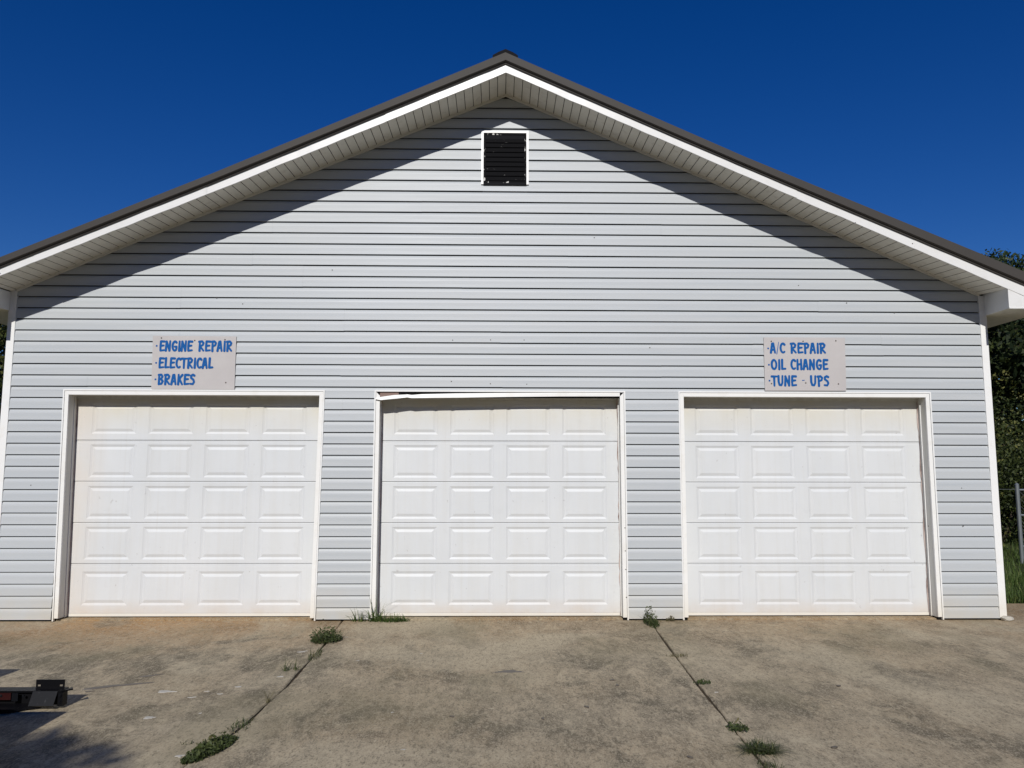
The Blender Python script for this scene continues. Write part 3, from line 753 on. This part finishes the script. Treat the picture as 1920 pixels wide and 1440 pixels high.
s1=sign([(-3.884,3.128),(-2.952,3.124),(-2.949,2.522),(-3.870,2.524)],
 [('ENGINE',-3.806,2.952,h,.372),('REPAIR',-3.374,2.953,h,.385),('ELECTRICAL',-3.806,2.760,h,.610),('BRAKES',-3.806,2.574,h,.415)],
 [(-3.787,3.102),(-3.414,3.075),(-3.077,3.086),(-3.047,2.600)],
 'grey board reading ENGINE REPAIR, ELECTRICAL, BRAKES in blue above the left door',[(-3.835,3.012),(-3.831,2.82),(-3.829,2.634)])
s2=sign([(3.021,3.141),(3.954,3.143),(3.942,2.532),(3.016,2.530)],
 [('A/C',3.086,2.960,h,.178),('REPAIR',3.317,2.960,h,.415),('OIL',3.088,2.770,h,.176),('CHANGE',3.312,2.772,h,.435),('TUNE',3.090,2.584,h,.290),('-',3.440,2.595,h,.045),('UPS',3.528,2.584,h,.222)],
 [(3.106,3.096),(3.471,3.098),(3.848,3.105),(3.855,2.610),(3.483,2.620),(3.092,2.611)],
 'grey board reading A/C REPAIR, OIL CHANGE, TUNE - UPS in blue above the right door',[(3.068,3.014),(3.070,2.826),(3.070,2.644)])

# =====================================================================
# WEEDS
# =====================================================================
def weed(label,x,y,kind,n,r,h,rx=None,ry=None,name='weed_clump',mat=None,ang=0,lf=.017,asp=1.7,spread=1.1,bw=.006):
    n=int(n*1.9) if kind=='leafy' else n
    rx=rx or r; ry=ry or r; roots=[]
    for _ in range(n):
        a=random.random()*6.283; q_=random.random()**.6
        dx,dy=math.cos(a)*q_*rx,math.sin(a)*q_*ry
        roots.append((dx*math.cos(ang)-dy*math.sin(ang),dx*math.sin(ang)+dy*math.cos(ang),.001))
    if kind=='blade':
        o=blades(name,roots,h,bw,mat or GRASS,spread,.8 if spread<1.5 else .62,loc=(x,y,0))
    elif kind=='leafy':
        P=[];T=[]
        for (a,b,_) in roots:
            zz=abs(random.gauss(0,.5))*h*(1-.6*math.hypot(a/rx,b/ry)); P.append((a,b,.008+zz)); T.append(.3+.7*zz/h)
        root=empty(name,(x,y,0))
        o=root
        tri_cloud('leaves',P,(0,-.25,.6),lf,mat or WEED,root,asp,tint=np.array(T)*.8)
        blades('stems',roots[::3],h*.7,.005,mat or WEED,1.2,.6,root)
    tag(o,label,'weed','weeds growing in the slab joints'); return o
weed('dense dark green leafy weed at the top of the left slab joint',-1.640,-1.00,'leafy',420,.13,.16,.15,.16)
weed('thin straggly sprig just below the leafy weed on the left joint',-1.60,-1.62,'blade',60,.10,.09,.05,.20,mat=WEED)
weed('small wispy sprig part way along the left slab joint',-1.68,-2.08,'blade',34,.07,.12,.08,.05,mat=WEED)
weed('pale dry grass tuft standing upright in the left slab joint',-1.613,-2.96,'blade',14,.015,.16,mat=DRYW)
weed('long crawling green mat of weeds at the near end of the left joint',-1.675,-3.90,'leafy',800,.2,.055,.075,.23,ang=-.3)
weed('small sprig at the far tip of the crawling mat on the left joint',-1.64,-3.48,'blade',70,.08,.05,.07,.14,mat=WEED)
weed('tiny flat green sprig lying left of the crawling mat',-1.83,-3.78,'blade',22,.06,.03,.09,.03,mat=WEED)
weed('arching grass tuft against the left jamb of the middle door',-1.335,-.045,'blade',34,.05,.34,.08,.03,bw=.011)
weed('low mat of grass along the threshold of the middle door',-1.16,-.035,'blade',260,.16,.10,.21,.07,bw=.010)
weed('grass blades bent over the foot of the wall beside the left joint',-1.50,-.05,'blade',16,.05,.19,.08,.02,bw=.010)
weed('round leaved blue green weed at the foot of the right pier',1.640,-.22,'leafy',210,.07,.20,.07,.24)
weed('low reddish sprig at the wall just right of the round leaved weed',1.89,-.04,'leafy',36,.04,.05,.06,.03,mat=DRYW)
weed('small yellowish sprig on the upper part of the right slab joint',1.585,-1.64,'blade',50,.06,.045,.10,.05,mat=DRYW)
weed('flat green sprig half way down the right slab joint',1.58,-2.52,'leafy',36,.06,.025,.08,.03)
weed('small weed just above the large tuft on the right slab joint',1.525,-3.57,'leafy',70,.07,.04,.07,.07)
weed('large spiky grass tuft at the near end of the right slab joint',1.545,-3.95,'blade',420,.13,.075,.10,.06,mat=WEED,spread=2.0,bw=.007)
weed('straggling roots of grass below the large tuft at the bottom edge',1.50,-4.22,'blade',60,.06,.07,.06,.10,mat=WEED)
# broken pale stone at the right corner
me=bpy.data.meshes.new('stone_chunk')
import bmesh
bm=bmesh.new(); bmesh.ops.create_icosphere(bm,subdivisions=2,radius=1)
for v in bm.verts: v.co*=1+random.uniform(-.22,.22)
for v in bm.verts: v.co=Vector((v.co.x*.085,v.co.y*.05,v.co.z*.028))
bm.to_mesh(me); bm.free(); me.materials.append(STONE)
tag(obj('stone_chunk',me,None,(5.60,-.045,.018),(0.1,0,.3)),'pale broken chunk of concrete at the foot of the right corner trim','stone')

# =====================================================================
# TRAILER END at the left edge
# =====================================================================
tr=empty('trailer_frame',(-3.05,-3.0,0)); tag(tr,'black steel trailer frame end with a drilled upright plate, entering at the left edge','trailer')
def tb(name,f,mat=STEEL):
    q=MB(); f(q); o=obj(name,q.me(name,mat),tr); o.location=(3.05,3.0,0); return o
# beam running in from the left, its top flange ending in a point
tb('main_beam',lambda q:(q.box(-5.6,-3.03,-3.06,-3.03,.02,.108),q.box(-5.6,-3.0,-3.085,-2.99,.108,.119)))
q=MB(); q.add([(-3.0,-3.085,.109),(-2.948,-3.03,.109),(-2.975,-2.99,.109),(-3.0,-3.085,.119),(-2.948,-3.03,.119),(-2.975,-2.99,.119)],[(0,2,1),(3,4,5),(0,1,4,3),(1,2,5,4)])
o=obj('beam_tip',q.me('beam_tip',STEEL),tr); o.location=(3.05,3,0)
def plate(q):
    x0,x1,z0,z1=-3.203,-3.008,.119,.180; y0,y1=-3.035,-3.027
    hx=[(x0+.010,x0+.032),(x1-.034,x1-.010)]; hz=(.134,.147)
    q.box(x0,x1,y0,y1,z0,hz[0]); q.box(x0,x1,y0,y1,hz[1],z1)
    q.box(x0,hx[0][0],y0,y1,*hz); q.box(hx[0][1],hx[1][0],y0,y1,*hz); q.box(hx[1][1],x1,y0,y1,*hz)
tb('drilled_plate',plate)
tb('sloping_face_plate',lambda q:q.add([(-3.19,-3.135,.032),(-3.022,-3.135,.032),(-3.022,-3.087,.117),(-3.19,-3.087,.117),(-3.19,-3.120,.022),(-3.022,-3.120,.022)],[(0,1,2,3),(4,5,1,0)]),STEEL2)
tb('end_block',lambda q:q.box(-3.018,-2.984,-3.09,-3.03,.018,.107))
tb('hanging_strap',lambda q:q.box(-3.325,-3.283,-3.10,-3.092,.055,.107),STEEL2)
tb('red_side_panel',lambda q:q.box(-3.70,-3.335,-3.094,-3.080,.062,.106),RED)
def lower(q):
    pts=[(-5.6,-3.20),(-3.28,-3.20),(-3.20,-3.13),(-3.13,-3.10),(-3.13,-3.062),(-5.6,-3.062)]
    n=len(pts); q.add([(x,y,.008) for x,y in pts]+[(x,y,.030) for x,y in pts],[tuple(range(n-1,-1,-1)),tuple(range(n,2*n))]+[(i,(i+1)%n,(i+1)%n+n,i+n) for i in range(n)])
tb('lower_rail',lower)
q=MB(); q.tube((0,-.004,0),(0,.002,0),.009,6); bo=q.me('bolt',STEEL2)
for x,z in [(-3.40,.09),(-3.25,.09),(-3.001,.09),(-3.001,.05)]: obj('bolt',bo,tr,(x+3.05,-3.094+3.0,z))
# trailer body continuing outside the picture on the left
def body(q):
    q.box(-5.4,-2.985,-4.75,-3.93,.26,.50); q.box(-5.5,-3.5,-3.93,-3.29,.10,.24)
tb('trailer_deck',body)
tb('side_stake',lambda q:(q.box(-4.30,-4.06,-3.62,-3.58,.5,1.0),q.box(-4.30,-4.24,-3.93,-3.87,.24,1.0)))

# =====================================================================
# FENCE beyond the right corner
# =====================================================================
fe=empty('chain_link_fence',(9.16,4.9,0)); tag(fe,'galvanised chain link fence with a round end post beyond the right corner','fence')
def fb(name,f,mat=GALV,kind=None):
    q=MB(); f(q); o=obj(name,q.me(name,mat),fe); o.location=(-9.16,-4.9,0)
    if kind: o['kind']=kind
    return o
for x in (9.16,11.2,13.3): fb('fence_post',lambda q:(q.tube((x,4.9,-.05),(x+.0,4.9,1.39),.034,12),q.tube((x,4.9,1.39),(x,4.9,1.42),.038,12,r2=.012)))
for z in (1.30,.86,.32): fb('fence_rail',lambda q:q.tube((9.19,4.9,z),(13.3,4.9,z),.019,8))
def wires(q):
    for i in range(62):
        x=9.2+i*.065
        for s_ in (1,-1):
            xa,xb=x,x+s_*1.25
            z0,z1=.04,1.29
            if xb<9.2: t=(9.2-xa)/(xb-xa); xb=9.2; z1=.04+1.25*t
            if xb>13.3: t=(13.3-xa)/(xb-xa); xb=13.3; z1=.04+1.25*t
            if abs(xb-xa)>.02: q.tube((xa,4.9+.004*s_,z0),(xb,4.9+.004*s_,z1),.002,3)
fb('wire_mesh',wires,kind='stuff')
fb('stretched_wire',lambda q:q.tube((9.16,4.9,1.31),(7.2,4.95,1.32),.003,4))

# =====================================================================
# TREES and hedge
# =====================================================================
def tree(name,x,y,h,r,base,label,mat,n=9000,leaf=.16,group=None,seed=1,clumps=46,shape='pine'):
    rs=random.Random(seed); np.random.seed(seed)
    root=empty(name,(x,y,-.05)); tag(root,label,'tree',group)
    q=MB(); bend=rs.uniform(-.25,.25); prev=Vector((0,0,0)); tips=[]
    segs=8; path=[Vector((bend*math.sin(i/segs*2.2),.15*math.sin(i/segs*3+seed),h*.93*i/segs)) for i in range(segs+1)]
    for i in range(segs): q.tube(path[i],path[i+1],.02*h*(1-i/segs)+.03,8,.02*h*(1-(i+1)/segs)+.03)
    cl=[]
    for i in range(clumps):
        t=rs.uniform(base,1.0) ; k=min(segs-1,int(t*segs)); p=path[k].lerp(path[k+1],t*segs-k)
        a=rs.uniform(0,6.283)
        prof=(math.sin(math.pi*min(1,(1.02-t)/(1.02-base)*.62+.04))) if shape=='pine' else math.sqrt(max(0,1-((t-.58)/.5)**2))
        L=r*prof*rs.uniform(.45,1.05)
        e=p+Vector((math.cos(a)*L,math.sin(a)*L,rs.uniform(-.05,.22)*L))
        if L>.3: q.tube(p,e,.035,5,.012)
        cl.append((e,rs.uniform(.30,.62)*r*.42+.12))
        if L>.9: cl.append((p.lerp(e,.55),rs.uniform(.25,.5)*r*.4+.1))
    obj('trunk',q.me('trunk',BARK),root)
    per=n//len(cl); P=[];T=[];Nn=[]
    for e,rr in cl:
        d=np.random.normal(size=(per,3)); d/=np.linalg.norm(d,axis=1)[:,None]
        rad=rr*np.random.uniform(.35,1.1,per)**.5
        pts=np.array(e)+d*rad[:,None]*np.array([1.15,1.15,.72]); P.append(pts); Nn.append(d); T.append(np.full(per,rs.choice((.02,.1,.3,.6,.9)))+d[:,2]*.15)
    tri_cloud('crown',np.concatenate(P),np.concatenate(Nn)*.6,leaf,mat,root,1.6,tint=np.concatenate(T))
    return root
grp='trees beyond the right corner'
tree('pine_tree',16.2,16.0,9.2,2.1,.5,'tall pine whose crown shows above the right end of the roof',PINE,42000,.10,grp,3,clumps=120)
tree('pine_tree',18.6,17.5,9.2,2.6,.2,'pine at the right edge behind the eave',PINE,16000,.11,grp,9,clumps=60)
tree('broadleaf_tree',13.2,13.2,6.6,2.7,.08,'dense leafy tree filling the gap under the right eave',BROAD,20000,.13,grp,5,clumps=34,shape='round')
tree('broadleaf_tree',16.6,13.6,6.2,2.8,.06,'dark leafy tree behind the fence at the right edge',BROAD,13000,.14,grp,8,clumps=30,shape='round')
tree('broadleaf_tree',10.4,14.6,5.4,2.3,.06,'low leafy tree partly hidden by the right corner',BROAD,12000,.10,grp,12,shape='round')
tree('broadleaf_tree',-4.05,-13.15,6.3,1.45,.5,'leafy tree behind the camera whose shade falls on the lower left of the concrete',BROAD,16000,.12,None,31,shape='round')
grp='trees beyond the left corner'
tree('broadleaf_tree',-11.9,10.5,5.9,2.2,.1,'dark leafy tree showing past the left corner',BROAD,16000,.09,grp,15,shape='round')
tree('broadleaf_tree',-14.8,12.6,6.4,2.6,.1,'taller leafy tree outside the left corner',BROAD,10000,.11,grp,18,shape='round')
def bush(x,y,rx,ry,rz,n,label,seed,mat=BROAD,leaf=.065):
    n=n*2
    rs=random.Random(seed); np.random.seed(seed); P=[];Nn=[];T=[]
    root=empty('bush',(x,y,-.05)); tag(root,label,'bush','bushes along the lawn')
    k=16
    for i in range(k):
        a=rs.uniform(0,6.283); u=rs.random()**.5; c=np.array([math.cos(a)*u*rx*.8,math.sin(a)*u*ry*.8,rs.uniform(.15,.8)*rz]); rr=.38*rz*rs.uniform(.7,1.2)
        d=np.random.normal(size=(n//k,3)); d/=np.linalg.norm(d,axis=1)[:,None]
        p=c+d*rr*np.random.uniform(.4,1.1,n//k)[:,None]**.5; p[:,2]=np.abs(p[:,2]); P.append(p); Nn.append(d*.7); T.append(np.full(n//k,rs.uniform(.3,.95)))
    tri_cloud('foliage',np.concatenate(P),np.concatenate(Nn),leaf,mat,root,1.2,tint=np.concatenate(T))
    q=MB()
    for i in range(7): a=rs.uniform(0,6.28); q.tube((0,0,0),(math.cos(a)*rx*.5,math.sin(a)*ry*.5,rz*.6),.02,5,.008)
    obj('stems',q.me('stems',BARK),root)
bush(11.2,8.6,1.7,1.2,2.3,7000,'bushy green shrub between the corner trim and the fence post',21)
bush(9.3,7.4,.9,.8,1.1,3500,'low weedy shrub at the back of the lawn near the corner',22)
bush(14.0,9.5,2.0,1.3,2.5,6000,'large shrub behind the chain link fence',23)
bush(12.6,10.8,1.8,1.2,3.4,6000,'tall dark shrub behind the other shrubs by the fence',24)
bush(-9.2,6.2,1.2,1.0,2.0,3500,'green shrub beyond the left corner',25)

# unseen tree line added behind the camera to darken the shaded wall
grp='unseen trees added behind the camera'
t0=tree('broadleaf_tree',-2,-31,12,5.2,.05,'large unseen leafy tree added behind the camera to darken the shaded wall',BROAD,9000,.62,grp,41,clumps=40,shape='round')
for i,x in enumerate((-34,-26,-18,-10,6,14,22,30,38)):
    c=t0.copy(); C.objects.link(c); c.location=(x+random.uniform(-1,1),-31+random.uniform(-3,3),-.05); c.rotation_euler.z=random.random()*6; c.scale=(1,1,random.uniform(.8,1.1))
    for ch in t0.children: d=ch.copy(); C.objects.link(d); d.parent=c
